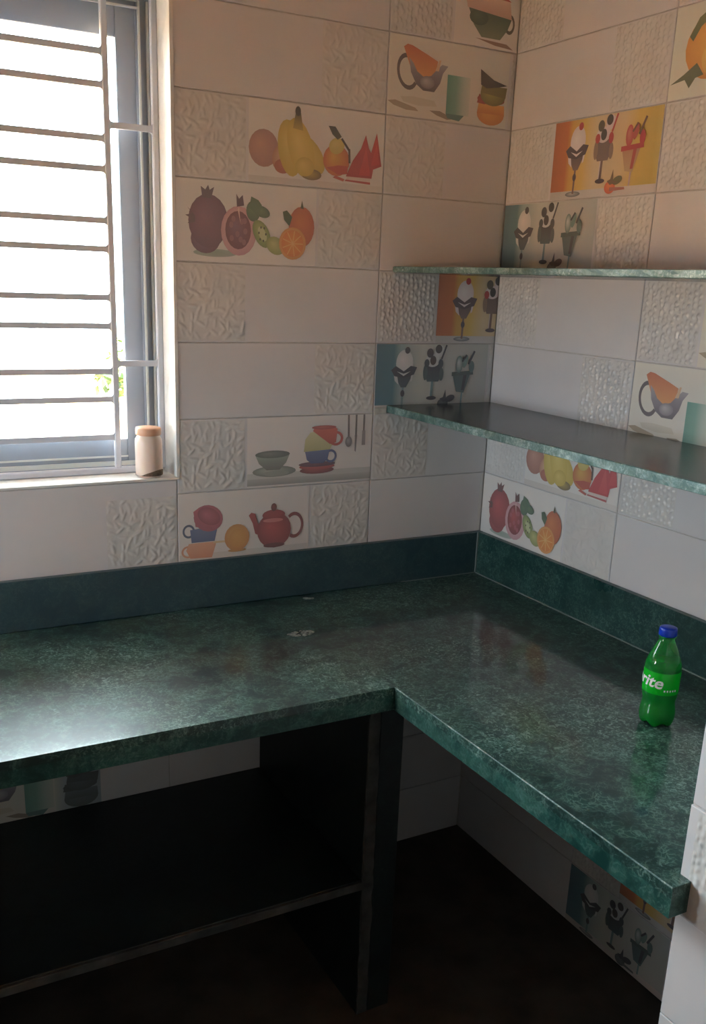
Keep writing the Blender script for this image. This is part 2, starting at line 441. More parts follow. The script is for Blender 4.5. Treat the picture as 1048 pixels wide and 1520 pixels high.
def art_pomegranate(a, pale=False):
    a.bands([(0, PAPER), (2, PAPER)])
    rd, rd2 = ((110, 66, 92), (140, 98, 120)) if pale else ((142, 24, 36), (190, 60, 64))
    fl = (120, 58, 74) if pale else (128, 14, 30)
    cr = (100, 76, 90) if pale else (96, 34, 36)
    a.oval(.55, .11, .3, .05, (170, 180, 170), (150, 168, 150))
    a.oval(.42, .28, .20, .18, rd, rd2); a.oval(.46, .50, .27, .33, rd, rd2)
    a.poly([(.38, .78), (.36, .92), (.42, .88), (.46, .94), (.48, .88), (.54, .92), (.50, .78)], cr)
    a.poly([(.28, .56), (.18, .66), (.24, .58), (.15, .56), (.23, .52), (.18, .46), (.28, .48)], cr)
    a.oval(.88, .40, .25, .31, (206, 150, 158), (226, 190, 192)); a.oval(.87, .41, .18, .24, fl, rd2)
    for i in range(9): a.oval(.87+.10*math.cos(i*2.3), .40+.15*math.sin(i*1.7), .03, .04, (176, 70, 84) if not pale else (156, 104, 112), n=8)
    a.poly([(.86, .66), (.90, .50), (.88, .70)], (226, 190, 180)); a.poly([(.85, .70), (.84, .86), (.88, .80), (.93, .85), (.95, .72)], cr)
    a.oval(1.08, .66, .10, .13, (66, 98, 70), (92, 128, 84)); a.oval(1.2, .66, .12, .07, (58, 92, 62), (98, 130, 84), ang=-.3); a.poly([(1.02, .70), (1.05, .84), (1.15, .80), (1.2, .74), (1.16, .6)], (74, 110, 76))
    a.oval(1.20, .38, .11, .19, (120, 140, 72), (176, 188, 112), ang=.5); a.oval(1.21, .38, .05, .1, (196, 204, 150), ang=.5)
    for i in range(6): a.oval(1.21+.05*math.cos(i), .38+.09*math.sin(i), .012, .018, (50, 60, 30), n=6)
    a.oval(1.40, .24, .14, .11, (150, 156, 84), (196, 198, 120), ang=-.5)
    a.oval(1.78, .50, .19, .26, (190, 88, 40), (216, 124, 56)); a.poly([(1.76, .74), (1.78, .84), (1.81, .73)], (70, 80, 44))
    a.poly([(1.56, .70), (1.5, .68), (1.52, .58), (1.6, .50), (1.64, .62)], (62, 92, 54))
    a.oval(1.65, .28, .20, .21, (222, 150, 66), (240, 190, 110)); a.oval(1.65, .28, .165, .175, (226, 132, 34), (236, 158, 52), off=(0, 0))
    for i in range(9):
        t = i*math.tau/9; a.line(1.65, .28, 1.65+.155*math.cos(t), .28+.165*math.sin(t), .012, (240, 190, 110))
def art_banana(a, pale=False):
    a.bands([(0, PAPER), (2, PAPER)])
    a.bands([(0, (214, 208, 202)), (2, (222, 216, 210))], .0, .08)
    a.oval(.21, .42, .21, .23, (168, 104, 88) if not pale else (176, 128, 116), (206, 150, 128)); a.oval(.50, .32, .17, .19, (190, 130, 100), (226, 180, 140), ang=-.4)
    a.oval(.48, .22, .12, .09, (176, 96, 70), (190, 110, 84))
    y1, y2 = ((206, 178, 60), (230, 206, 104))
    a.oval(.58, .45, .17, .35, y1, y2, ang=.15); a.oval(.86, .40, .17, .30, y1, y2, ang=.75); a.oval(.74, .46, .18, .38, (214, 186, 66), (234, 212, 110), ang=.3)
    a.poly([(.62, .70), (.66, .90), (.73, .90), (.77, .68)], (196, 170, 66), (84, 74, 40)); a.oval(.69, .91, .04, .06, (56, 48, 36))
    a.oval(.90, .15, .15, .07, (112, 92, 44), (200, 170, 70)); a.oval(.80, .24, .14, .12, y1, y2)
    a.oval(1.27, .36, .20, .20, (200, 100, 44), (226, 172, 66)); a.poly([(1.12, .26), (1.3, .18), (1.44, .2), (1.45, .3), (1.3, .3)], (190, 68, 46)); a.oval(1.27, .54, .12, .1, (212, 190, 92), (226, 206, 120), ang=.4)
    a.poly([(1.14, .78), (1.24, .78), (1.34, .66), (1.28, .62), (1.2, .68)], (52, 56, 32)); a.line(1.34, .64, 1.46, .50, .03, (60, 44, 30)); a.line(1.46, .52, 1.47, .34, .03, (70, 50, 34))
    wm = (196, 40, 52) if not pale else (184, 50, 62)
    a.poly([(1.42, .17), (1.52, .38), (1.64, .54), (1.71, .72), (1.76, .56), (1.80, .50), (1.88, .76), (1.97, .34), (1.84, .29), (1.82, .17)], wm, (206, 62, 66)); a.poly([(1.62, .20), (1.72, .56), (1.80, .20)], (206, 52, 62), (214, 78, 80)); a.poly([(1.80, .33), (1.88, .62), (1.94, .36)], (206, 52, 62), (214, 78, 80))
    a.poly([(1.42, .13), (1.80, .12), (1.80, .17), (1.44, .17)], (226, 206, 198)); a.poly([(1.4, .11), (1.8, .09), (1.8, .12), (1.42, .13)], (188, 70, 72)); a.poly([(1.22, .14), (1.38, .1), (1.4, .13), (1.26, .17)], (196, 86, 70))
def art_jug(a, teal=False):
    a.bands([(0, (230, 226, 214)), (2, (226, 224, 216))])
    j1, j2 = ((96, 88, 96), (168, 160, 166))
    a.poly([(.0, .17), (.12, .19), (.45, .12), (.50, .08), (.3, .08), (.1, .12)], (176, 160, 136)); a.poly([(.68, .11), (.85, .12), (1.1, .04), (.98, .02), (.8, .06)], (150, 138, 120))
    a.poly([(.2, .24), (.4, .26), (.75, .24), (.8, .17), (.5, .15), (.25, .18)], (214, 208, 192))
    a.ring(.30, .56, .17, .23, .24, (86, 72, 78), arc=(.9, 5.4), ang=.25)
    a.poly([(.22, .86), (.28, .90), (.36, .89), (.62, .80), (.78, .74), (.74, .56), (.5, .5), (.36, .58)], (232, 160, 84), (206, 104, 52))
    a.poly([(.31, .74), (.35, .56), (.44, .42), (.56, .35), (.74, .35), (.83, .47), (.87, .60), (.95, .70), (.85, .71), (.76, .63), (.68, .55), (.56, .52), (.45, .58), (.38, .68)], (84, 78, 90), (176, 168, 176))
    a.oval(.62, .46, .12, .08, (130, 122, 134), (196, 190, 196)); a.poly([(.74, .62), (.80, .76), (.83, .76), (.80, .62)], (226, 190, 150))
    tl = (92, 158, 142)
    a.bands([(.95, tl), (1.1, (118, 176, 160)), (1.24, (190, 208, 196)), (1.34, (214, 218, 206))], .10, .60)
    a.poly([(.98, .04), (1.18, .02), (1.26, .10), (.95, .10)], (72, 124, 116))
    if teal:
        a.bands([(1.36, (214, 218, 206)), (1.5, (176, 190, 198)), (2, (150, 168, 180))])
    o1, o2, r1, g1, g2, k1 = ((60, 78, 84), (92, 112, 118), (46, 60, 68), (50, 66, 74), (84, 104, 110), (34, 42, 50)) if teal else ((214, 132, 40), (236, 172, 74), (166, 46, 28), (120, 112, 40), (176, 164, 66), (44, 34, 34))
    a.oval(1.72, .17, .24, .15, o1, o2); a.poly([(1.48, .17), (1.5, .30), (1.95, .30), (1.96, .17)], o1, o2)
    a.oval(1.71, .36, .24, .07, r1); a.poly([(1.47, .30), (1.50, .42), (1.70, .32), (1.6, .29)], r1)
    a.oval(1.74, .42, .22, .14, g1, g2); a.poly([(1.52, .44), (1.54, .54), (1.98, .54), (1.96, .40)], g1)
    a.poly([(1.50, .74), (1.52, .54), (1.62, .50), (1.80, .53), (1.98, .57), (1.74, .62)], k1, (58, 44, 42))
def art_shelf_cups(a):
    a.bands([(0, (232, 226, 224)), (2, (228, 224, 222))])
    a.poly([(0, .02), (2, .02), (2, .12), (0, .12)], (150, 150, 148), (186, 186, 182)); a.bands([(0, (206, 206, 200)), (2, (196, 196, 194))], .12, .2)
    g1, g2 = (104, 112, 104), (158, 166, 154)
    a.oval(.42, .22, .34, .08, (120, 128, 120), (180, 186, 176)); a.poly([(.12, .47), (.66, .47), (.60, .34), (.50, .24), (.30, .24), (.18, .34)], g1, g2)
    a.oval(.39, .47, .27, .055, (84, 90, 84), (120, 126, 116)); a.oval(.45, .19, .2, .04, (150, 156, 148))
    a.oval(1.10, .20, .28, .055, (120, 44, 50), (170, 70, 70)); a.oval(1.10, .255, .29, .05, (170, 60, 62), (190, 90, 88)); a.oval(1.10, .29, .30, .04, (92, 50, 70), (120, 70, 90))
    a.ring(1.32, .40, .10, .10, .35, (84, 96, 142)); a.poly([(.90, .48), (1.30, .50), (1.27, .36), (1.20, .30), (1.0, .30), (.93, .36)], (58, 72, 124), (96, 112, 164))
    a.poly([(.88, .48), (.90, .66), (.98, .76), (1.2, .80), (1.36, .60), (1.30, .50)], (186, 180, 120), (214, 206, 160))
    a.ring(1.40, .66, .12, .11, .35, (190, 70, 58)); a.poly([(1.02, .78), (1.30, .58), (1.40, .60), (1.42, .80), (1.36, .84), (1.05, .84)], (186, 62, 48), (212, 92, 66)); a.oval(1.2, .83, .2, .03, (170, 50, 44), (196, 90, 74))
    st = (92, 84, 86)
    a.line(1.60, 1.0, 1.61, .66, .03, st); a.oval(1.61, .60, .055, .08, (96, 90, 92), (170, 166, 166))
    a.line(1.73, 1.0, 1.73, .70, .03, st); a.poly([(1.71, .7), (1.75, .7), (1.735, .44), (1.715, .46)], (110, 104, 106))
    a.line(1.86, 1.0, 1.86, .74, .03, st); a.poly([(1.835, .76), (1.885, .76), (1.89, .54), (1.83, .54)], (140, 132, 132))
def art_teapot(a):
    a.bands([(0, (232, 226, 222)), (2, (230, 224, 222))])
    a.bands([(0, (222, 214, 204)), (2, (210, 206, 204))], 0, .12)
    a.ring(.13, .16, .10, .09, .3, (214, 150, 114)); a.poly([(.16, .06), (.48, .05), (.54, .24), (.54, .28), (.14, .28), (.10, .18)], (214, 140, 104), (226, 168, 132))
    a.ring(.14, .46, .09, .10, .32, (66, 82, 112)); a.poly([(.18, .29), (.52, .29), (.56, .46), (.40, .50), (.16, .48)], (78, 92, 136), (100, 116, 156))
    a.oval(.43, .63, .22, .19, (170, 76, 94), (196, 96, 110), ang=-.4); a.poly([(.24, .52), (.5, .46), (.3, .8), (.21, .74)], (166, 74, 92), (190, 90, 104)); a.oval(.44, .66, .18, .12, (150, 54, 76), (186, 96, 112), ang=-.5)
    a.line(.5, .27, .75, .27, .03, (222, 196, 150)); a.oval(.86, .12, .14, .025, (196, 140, 60), (200, 150, 70))
    a.oval(.86, .31, .19, .20, (206, 140, 58), (228, 172, 86)); a.oval(.87, .30, .13, .14, (214, 150, 60), (222, 164, 74))
    r1, r2 = (140, 34, 42), (196, 74, 78)
    a.ring(1.76, .42, .15, .20, .26, (126, 30, 40), arc=(-2.1, 2.3))
    a.poly([(1.08, .66), (1.14, .64), (1.18, .50), (1.26, .42), (1.26, .28), (1.14, .34), (1.10, .50), (1.04, .62)], r1, (166, 50, 56))
    a.oval(1.44, .37, .27, .27, r1, r2); a.oval(1.44, .14, .17, .035, (110, 26, 34)); a.oval(1.43, .60, .18, .08, (150, 40, 46), (186, 70, 72)); a.oval(1.43, .62, .14, .05, (170, 56, 60)); a.oval(1.43, .715, .045, .06, (92, 34, 36), (150, 60, 56))
    a.oval(1.42, .52, .16, .03, (216, 130, 124))
def art_breakfast(a):
    a.bands([(0, PAPER), (1.1, PAPER)])
    a.poly([(.36, .10), (.9, .08), (1.02, .02), (.7, .04)], (150, 120, 104))
    a.ring(.93, .34, .09, .13, .35, (96, 92, 80)); a.poly([(.22, .46), (.96, .40), (.90, .26), (.78, .12), (.46, .12), (.32, .26)], (120, 136, 108), (66, 96, 74))
    a.oval(.40, .36, .16, .1, (52, 84, 64), (76, 108, 84)); a.poly([(.16, .60), (.2, .46), (.96, .40), (.92, .62), (.6, .66)], (216, 176, 158), (232, 200, 184))
    a.poly([(.22, .62), (.28, .86), (.50, .84), (.94, .62), (.6, .64)], (186, 46, 40), (206, 70, 56))
def art_mango(a):
    a.bands([(0, (226, 230, 216)), (2, PAPER)])
    a.oval(.62, .52, .42, .36, (226, 150, 30), (240, 180, 60)); a.oval(.80, .40, .34, .26, (236, 186, 70), (244, 206, 110))
    a.poly([(.24, .66), (.36, .84), (.60, .96), (.9, .92), (.6, .86), (.40, .74), (.30, .60)], (84, 104, 50), (112, 124, 62))
    a.poly([(.02, .17), (.22, .26), (.40, .36), (.52, .22), (.40, .20), (.32, .10), (.24, .20)], (62, 84, 50), (96, 110, 66))
ART = dict(sundae=lambda a: art_sundae(a), teal=lambda a: art_sundae(a, True), pome=lambda a: art_pomegranate(a), pome_p=lambda a: art_pomegranate(a, True),
           banana=lambda a: art_banana(a), banana_p=lambda a: art_banana(a, True), jug=art_jug, jug_t=lambda a: art_jug(a, True), shelf=art_shelf_cups, teapot=art_teapot, brk=art_breakfast, mango=art_mango)
_art_cache = {}
def art_mesh(key, w, hh, cut):
    k = (key, round(w, 3), round(cut, 3))
    if k in _art_cache: return _art_cache[k]
    a = Art(); ART[key](a)
    mg = 0.0022
    sx = (w-2*mg)/2.0; sz = hh-2*mg
    bm = bmesh.new(); cl = bm.verts.layers.float_color.new('ink')
    vs = []
    for (x, y, z), c in zip(a.v, a.c):
        v = bm.verts.new((mg+x*sx, y, mg+min(max(z, 0), 1)*sz)); v[cl] = c; vs.append(v)
    for f in a.f:
        try: bm.faces.new([vs[i] for i in f])
        except ValueError: pass
    for f in bm.faces: f.normal_update()
    bmesh.ops.triangulate(bm, faces=[f for f in bm.faces if len(f.verts) > 4])
    if cut < w-1e-4:
        bmesh.ops.bisect_plane(bm, geom=bm.verts[:]+bm.edges[:]+bm.faces[:], plane_co=(cut-0.0015, 0, 0), plane_no=(1, 0, 0), clear_outer=True)
    for f in bm.faces:
        f.normal_update()
        if f.normal.y > 0: f.normal_flip()
    me = bpy.data.meshes.new('print'); bm.to_mesh(me); bm.free(); me.materials.append(M['print'])
    _art_cache[k] = me
    return me

def lay_tile(wall, side, s, z, kind, art=None, w=0.6, full=0.6, emb='drop', tw=0.2, th=0.0, rowh=None, relief=True, inset=0.0):
    """side 'back': s = x of the left edge, 'right'/'pier': s = distance from the corner; survey units.
    kind 'A': smooth 2/3 then embossed 1/3, 'B': embossed then smooth, 'P': plain"""
    rh = TH if rowh is None else m(rowh)
    me = tile_mesh(m(w), rh, th)
    if side == 'back': loc, rz = (m(s), 0, h(z)), 0.0
    elif side == 'right': loc, rz = (0, -m(s), h(z)), -math.pi/2
    else: loc, rz = (PX, -m(s), h(z)), -math.pi/2
    t = mesh_obj('tile', me, None, wall, loc, rz)
    pic_w = full-tw
    if kind in 'AB':
        if kind == 'A': px, ex = 0.0, pic_w
        else: px, ex = tw, 0.0
        ew = min(tw, w-ex)-inset
        ex += inset
        if ew > 0.02 and relief:
            mesh_obj('embossed_panel', emboss_mesh(m(ew), emb), None, t, (m(ex), -th, 0))
        if art:
            cut = min(pic_w, w-px)
            mesh_obj('print', art_mesh(art, m(pic_w), rh, m(cut)), None, t, (m(px), -th, 0))
    return t

# back wall, above the worktop: columns at -0.42..0, -1.02..-0.42, -1.62..-1.02
J = -0.42
c1 = ['A', 'B', 'A', 'B', 'A', 'B', 'A', 'B', 'A']
c1_art = {2: 'teal', 3: 'sundae', 6: 'jug', 7: 'brk'}
c2_art = {0: 'teapot', 1: 'shelf', 4: 'pome_p', 5: 'banana_p'}
for r in range(9):
    z = 0.2*(r-1); k = 'AB'[r % 2]
    lay_tile(wall_back, 'back', J, z, k, c1_art.get(r), w=0.42, emb='ridge' if r in (0, 1, 4, 5) else 'drop')
    lay_tile(wall_back, 'back', J-0.6, z, k, c2_art.get(r), emb='ridge')
lay_tile(wall_back, 'back', J-1.2, -0.2, 'A', emb='ridge', rowh=0.239)
lay_tile(wall_back, 'back', J-1.8, -0.2, 'A', emb='ridge', rowh=0.239)
# back wall, under the worktop: rows counted from the floor
for r in range(4):
    z = -1.285+0.2*r
    for sx_ in (-2.258, -1.658, -1.058, -0.458):
        lay_tile(wall_back, 'back', sx_, z, 'A' if (r == 2 and sx_ == -1.658) else 'P', 'jug_t' if (r == 2 and sx_ == -1.658) else None, w=0.6 if sx_ < -0.5 else 0.458, relief=False)
# right wall, above the worktop
r_art = {(0, 0): 'pome', (1, 0): 'banana', (2, 1): 'jug', (3, 1): 'jug', (4, 0): 'teal', (5, 0): 'sundae', (6, 1): 'mango'}
for r in range(9):
    z = 0.2*(r-1); k = 'AB'[r % 2]
    for c in range(3):
        w = 0.6 if c < 2 else 1.545-1.2
        lay_tile(wall_right, 'right', 0.6*c, z, k, r_art.get((r, c)), w=w, emb='ridge' if (r == 0) else 'drop')
# right wall, under the worktop
u_art = {(0, 1): 'teal', (1, 1): 'sundae'}
for r in range(4):
    z = -1.285+0.2*r; k = 'AB'[r % 2]
    lay_tile(wall_right, 'right', 0.0, z, 'P', w=0.585)
    lay_tile(wall_right, 'right', 0.585, z, k if r < 2 else 'P', u_art.get((r, 1)))
    lay_tile(wall_right, 'right', 1.185, z, 'P', w=1.545-1.185)
# end pier
for r in range(5):
    lay_tile(wall_pier, 'pier', 1.545, -1.2+0.2*r, 'P' if r != 4 else 'B', w=0.6, th=0.003 if r == 4 else 0.0, inset=0.014 if r == 4 else 0.0, emb='soft')
    lay_tile(wall_pier, 'pier', 2.145, -1.2+0.2*r, 'P', w=0.6)
for r in range(5, 12):
    lay_tile(wall_pier, 'pier', 1.545, -1.2+0.2*r, 'P', w=0.6)
    lay_tile(wall_pier, 'pier', 2.145, -1.2+0.2*r, 'P', w=0.6)

# ------------------------------------------------------------------ window
YG = m(0.098)                                 # grille plane
win = structure(empty('window_1', ((WX0+WX1)/2, 0.1, WZ0)), 'barred aluminium sliding window in the tiled wall')
def wbox(name, a, b, mat, bevel=0.0):
    o = box(name, a, b, mat, None, bevel); o.parent = win
    o.matrix_parent_inverse = Matrix.Translation(win.location).inverted()
    return o
ZS = h(0.047)
wbox('window_sill', (WX0, -0.003, WZ0), (WX1+0.002, 0.2, ZS), M['white'], 0.0015)
wbox('window_jamb', (WX1-0.004, -0.002, ZS), (WX1+0.004, 0.2, WZ1), M['white'], 0.001)
wbox('window_jamb', (WX0-0.004, -0.002, ZS), (WX0+0.004, 0.2, WZ1), M['white'], 0.001)
wbox('window_head', (WX0, -0.002, WZ1-0.004), (WX1, 0.2, WZ1+0.004), M['white'], 0.001)
fy0, fy1 = 0.104, 0.172
fx = WX1-0.004; FL = WX0+0.004; fw = m(0.040)
ztop = h(1.186)
wbox('frame_stile', (fx-fw, fy0+0.008, ZS), (fx, fy1, WZ1-0.004), M['alu'], 0.002)
wbox('frame_stile', (FL, fy0+0.008, ZS), (FL+fw, fy1, WZ1-0.004), M['alu'], 0.002)
wbox('frame_rail', (FL+fw, fy0+0.008, ZS), (fx-fw, fy1, ZS+0.012), M['alu'], 0.002)
wbox('frame_rail', (FL+fw, fy0+0.008, ztop), (fx-fw, fy1, WZ1-0.004), M['alu'], 0.002)
for x in (fx-fw+0.002, fx-fw+0.020):
    wbox('track', (x, fy0, ZS+0.006), (x+0.0045, fy0+0.008, ztop+0.012), M['alu_light'], 0.0008)
for yy in (fy0+0.010, fy0+0.034, fy0+0.058):
    wbox('track', (FL+fw, yy, ZS+0.012), (fx-fw, yy+0.004, ZS+0.022), M['alu_light'])
for z in (ztop-0.004, ztop+0.010):
    wbox('track', (FL+fw, fy0, z), (fx-fw+0.002, fy0+0.008, z+0.004), M['alu_light'], 0.0008)
wbox('track', (FL+fw, fy0, ZS+0.006), (fx-fw+0.002, fy0+0.008, ZS+0.010), M['alu_light'], 0.0008)
sx1 = fx-fw+0.002; sw = m(0.052)
sl, st_, sb = WX0+0.40, ztop, ZS+0.014
def sash(x0, x1, y):
    zb, zt = h(0.132), h(1.117)
    wbox('sash_stile', (x1-sw, y, sb), (x1, y+0.018, st_), M['alu'], 0.002)
    wbox('sash_stile', (x0, y, sb), (x0+sw, y+0.018, st_), M['alu'], 0.002)
    wbox('sash_rail', (x0+sw, y, sb), (x1-sw, y+0.018, zb), M['alu'], 0.002)
    wbox('sash_rail', (x0+sw, y, zt), (x1-sw, y+0.018, st_), M['alu'], 0.002)
    wbox('glazing_bead', (x0+sw, y-0.002, sb+0.016), (x1-sw, y, sb+0.020), M['alu_light'])
    wbox('pane', (x0+sw, y+0.007, zb), (x1-sw, y+0.011, zt), M['glass'])
sash(sl, sx1, fy0+0.018)
sash(FL+fw-0.002, sl+sw, fy0+0.042)

grille = tag(empty('window_grille', ((WX0+WX1)/2, YG, ZS)), 'grey painted iron security grille with paired bars across the window', 'grille')
def gbox(name, a, b):
    o = box(name, a, b, M['iron'], None, 0.0018, 1); o.parent = grille
    o.matrix_parent_inverse = Matrix.Translation(grille.location).inverted()
    return o
bw = 0.0066
gx1, gx0, gv = WX1-0.004-bw, WX0+0.004+bw, m(-1.152)
gz0, gz1 = ZS+bw+0.0005, WZ1-0.006-bw
gbox('frame_bar', (gx1-bw, YG-bw, gz0), (gx1+bw, YG+bw, gz1))
gbox('frame_bar', (gx0-bw, YG-bw, gz0), (gx0+bw, YG+bw, gz1))
gbox('frame_bar', (gx0+bw, YG-bw, gz0-bw), (gx1-bw, YG+bw, gz0+bw))
gbox('frame_bar', (gx0+bw, YG-bw, gz1-bw), (gx1-bw, YG+bw, gz1+bw))
gv2 = gx0+(gx1-gv)
gbox('upright_bar', (gv-bw, YG-bw, gz0+bw), (gv+bw, YG+bw, gz1-bw))
gbox('upright_bar', (gv2-bw, YG-bw, gz0+bw), (gv2+bw, YG+bw, gz1-bw))
def fillet_bar(x0, x1, z, name, left=True, right=True):
    """bar that widens into a rounded weld where it meets an upright"""
    bm = bmesh.new(); r = 0.006; hb = 0.0062; n = 5
    prof = []
    L = []
    if left: L += [(x0+r*(1-math.cos(t)), hb+r*(1-math.sin(t))) for t in [math.pi/2*i/n for i in range(n+1)]]
    else: L += [(x0, hb)]
    if right: L += [(x1-r*(1-math.cos(t)), hb+r*(1-math.sin(t))) for t in [math.pi/2*i/n for i in range(n, -1, -1)]]
    else: L += [(x1, hb)]
    up = [(x, h(z)+q) for x, q in L]; dn = [(x, h(z)-q) for x, q in L]
    fr = [[bm.verts.new((x, y, zz)) for x, zz in up] for y in (YG-0.004, YG+0.004)]
    bk = [[bm.verts.new((x, y, zz)) for x, zz in dn] for y in (YG-0.004, YG+0.004)]
    for i in range(len(L)-1):
        bm.faces.new((fr[0][i], fr[0][i+1], bk[0][i+1], bk[0][i])); bm.faces.new((fr[1][i], bk[1][i], bk[1][i+1], fr[1][i+1]))
        bm.faces.new((fr[0][i], fr[1][i], fr[1][i+1], fr[0][i+1])); bm.faces.new((bk[0][i], bk[0][i+1], bk[1][i+1], bk[1][i]))
    for i in (0, len(L)-1): bm.faces.new((fr[0][i], bk[0][i], bk[1][i], fr[1][i]))
    o = bm_obj(name, bm, M['iron']); o.parent = grille
    o.matrix_parent_inverse = Matrix.Translation(grille.location).inverted()
for z in (1.072, .999, .880, .810, .690, .622, .504, .433, .318, .246, .146):
    fillet_bar(gv2+bw, gv-bw, z, 'cross_bar')
for z in (.912, .338):
    fillet_bar(gv+bw, gx1-bw, z, 'short_bar'); fillet_bar(gx0+bw, gv2-bw, z, 'short_bar')

# ------------------------------------------------------------------ worktop
ZT, ZB = h(-0.3272), h(-0.384)               # top and underside of the edge strip
DL, DR = m(-0.7172), m(-0.7442)
YE = m(-1.570)
top = tag(empty('worktop', (-0.4, -0.3, ZT)), 'L-shaped polished green marble worktop with low marble upstand', 'worktop')
def par(o, p):
    o.parent = p; o.matrix_parent_inverse = Matrix.Translation(p.location).inverted(); return o
e = 0.0
par(prism('back_slab', [(XL, DL), (DR, DL), (0, DL), (0, 0), (XL, 0)], ZT-0.018, ZT, M['marble']), top)
par(prism('side_slab', [(DR, YE), (PX-0.001, YE), (PX-0.001, PY+0.001), (0, PY+0.001), (0, DL), (DR, DL)], ZT-0.018, ZT, M['marble']), top)
par(box('edge_strip', (XL, DL, ZB), (DR-0.0, DL+0.018, ZT-0.018), M['marble_edge']), top)
par(box('edge_strip', (DR, YE, ZB), (DR+0.018, DL+0.018, ZT-0.018), M['marble_edge'], None, 0.0), top)
par(box('edge_strip', (DR+0.018, YE, ZB), (PX-0.001, YE+0.016, ZT-0.018), M['marble_edge']), top)
ZU = h(-0.1914)
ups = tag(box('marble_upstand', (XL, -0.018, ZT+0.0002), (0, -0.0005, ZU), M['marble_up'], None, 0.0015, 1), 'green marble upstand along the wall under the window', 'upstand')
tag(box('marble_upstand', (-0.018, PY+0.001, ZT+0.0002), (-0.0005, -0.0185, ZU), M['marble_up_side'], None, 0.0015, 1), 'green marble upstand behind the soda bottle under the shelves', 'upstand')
# sealant in the joints
box('sealant_bead', (-0.0215, -0.0215, ZT+0.0025), (-0.018, -0.018, ZU), M['sealant'], ups)
par(box('sealant_bead', (-0.021, PY+0.05, ZT), (-0.018, -0.0215, ZT+0.002), M['sealant']), top)
par(box('sealant_bead', (-0.26, -0.0205, ZT), (-0.0215, -0.018, ZT+0.0015), M['sealant']), top)
# pale strip painting the bright highlight along the side edge's polished arris
par(box('arris_highlight', (DR-0.0012, YE, ZT-0.002), (DR+0.0012, DL, ZT+0.0005), M['rough_edge'], None, 0.0006, 1), top)

# ------------------------------------------------------------------ under the worktop
YP = m(-0.66)
sup = tag(empty('worktop_support', (m(-0.74), -0.3, 0)), 'dark stone upright carrying the inner corner of the worktop', 'support')
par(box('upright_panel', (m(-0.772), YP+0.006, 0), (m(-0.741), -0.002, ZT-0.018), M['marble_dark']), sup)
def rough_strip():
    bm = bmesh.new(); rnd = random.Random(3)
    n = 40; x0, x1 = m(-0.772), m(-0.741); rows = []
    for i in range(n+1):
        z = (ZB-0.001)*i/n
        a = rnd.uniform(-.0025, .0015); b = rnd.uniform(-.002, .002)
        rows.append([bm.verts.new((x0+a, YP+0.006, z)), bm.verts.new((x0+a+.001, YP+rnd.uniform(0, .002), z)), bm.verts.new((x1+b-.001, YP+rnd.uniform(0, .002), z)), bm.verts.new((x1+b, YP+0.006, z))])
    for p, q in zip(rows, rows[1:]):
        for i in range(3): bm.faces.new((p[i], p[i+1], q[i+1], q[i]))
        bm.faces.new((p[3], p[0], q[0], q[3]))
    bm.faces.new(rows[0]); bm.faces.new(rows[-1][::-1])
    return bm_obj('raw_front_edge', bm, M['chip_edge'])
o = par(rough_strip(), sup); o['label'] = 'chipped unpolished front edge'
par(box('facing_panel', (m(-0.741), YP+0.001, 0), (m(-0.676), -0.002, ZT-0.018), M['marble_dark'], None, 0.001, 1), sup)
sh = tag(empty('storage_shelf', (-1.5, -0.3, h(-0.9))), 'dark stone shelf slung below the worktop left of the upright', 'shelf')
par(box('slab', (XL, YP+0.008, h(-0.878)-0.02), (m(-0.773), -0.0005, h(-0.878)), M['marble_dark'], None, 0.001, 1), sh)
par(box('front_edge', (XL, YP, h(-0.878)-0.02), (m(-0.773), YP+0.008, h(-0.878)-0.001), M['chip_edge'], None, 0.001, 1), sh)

# ------------------------------------------------------------------ wall shelves
def wall_shelf(zt, th, label):
    t = tag(empty('wall_shelf', (m(-0.19), -0.6, h(zt)-th)), label, 'shelf', 'green marble wall shelves')
    d = m(-0.3752)
    par(box('slab', (d+0.004, PY+0.001, h(zt)-th), (-0.0005, -0.0005, h(zt)), M['marble_shelf']), t)
    bm = bmesh.new(); rnd = random.Random(int(zt*1000)); n = 90; rows = []
    for i in range(n+1):
        y = -0.0005+(PY+0.0015)*i/n
        a = [rnd.uniform(-.0012, .0012) for _ in range(4)]
        rows.append([bm.verts.new((d+0.004, y, h(zt))), bm.verts.new((d+a[0]*.6, y, h(zt)-0.001)), bm.verts.new((d+a[1], y, h(zt)-th*.5)), bm.verts.new((d+a[2]*.8, y, h(zt)-th+0.001+abs(a[3]))), bm.verts.new((d+0.004, y, h(zt)-th))])
    for p, q in zip(rows, rows[1:]):
        for i in range(5): bm.faces.new((p[i], p[(i+1) % 5], q[(i+1) % 5], q[i]))
    bm.faces.new(rows[0]); bm.faces.new(rows[-1][::-1])
    o = par(bm_obj('sawn_edge', bm, M['rough_edge']), t); o['label'] = 'pale sawn front edge'
    return t
wall_shelf(0.2222, 0.019, 'lower green marble wall shelf above the tile with red fruit')
wall_shelf(0.6123, 0.014, 'upper green marble wall shelf under the teal sundae tile')
fil = box('mortar_filler', (m(-0.42), -0.004, h(0.196)), (m(-0.377), -0.0003, h(0.216)), M['cement'], None, 0.0015, 1)
tag(fil, 'short strip of white mortar at the end of the lower shelf', 'mortar')

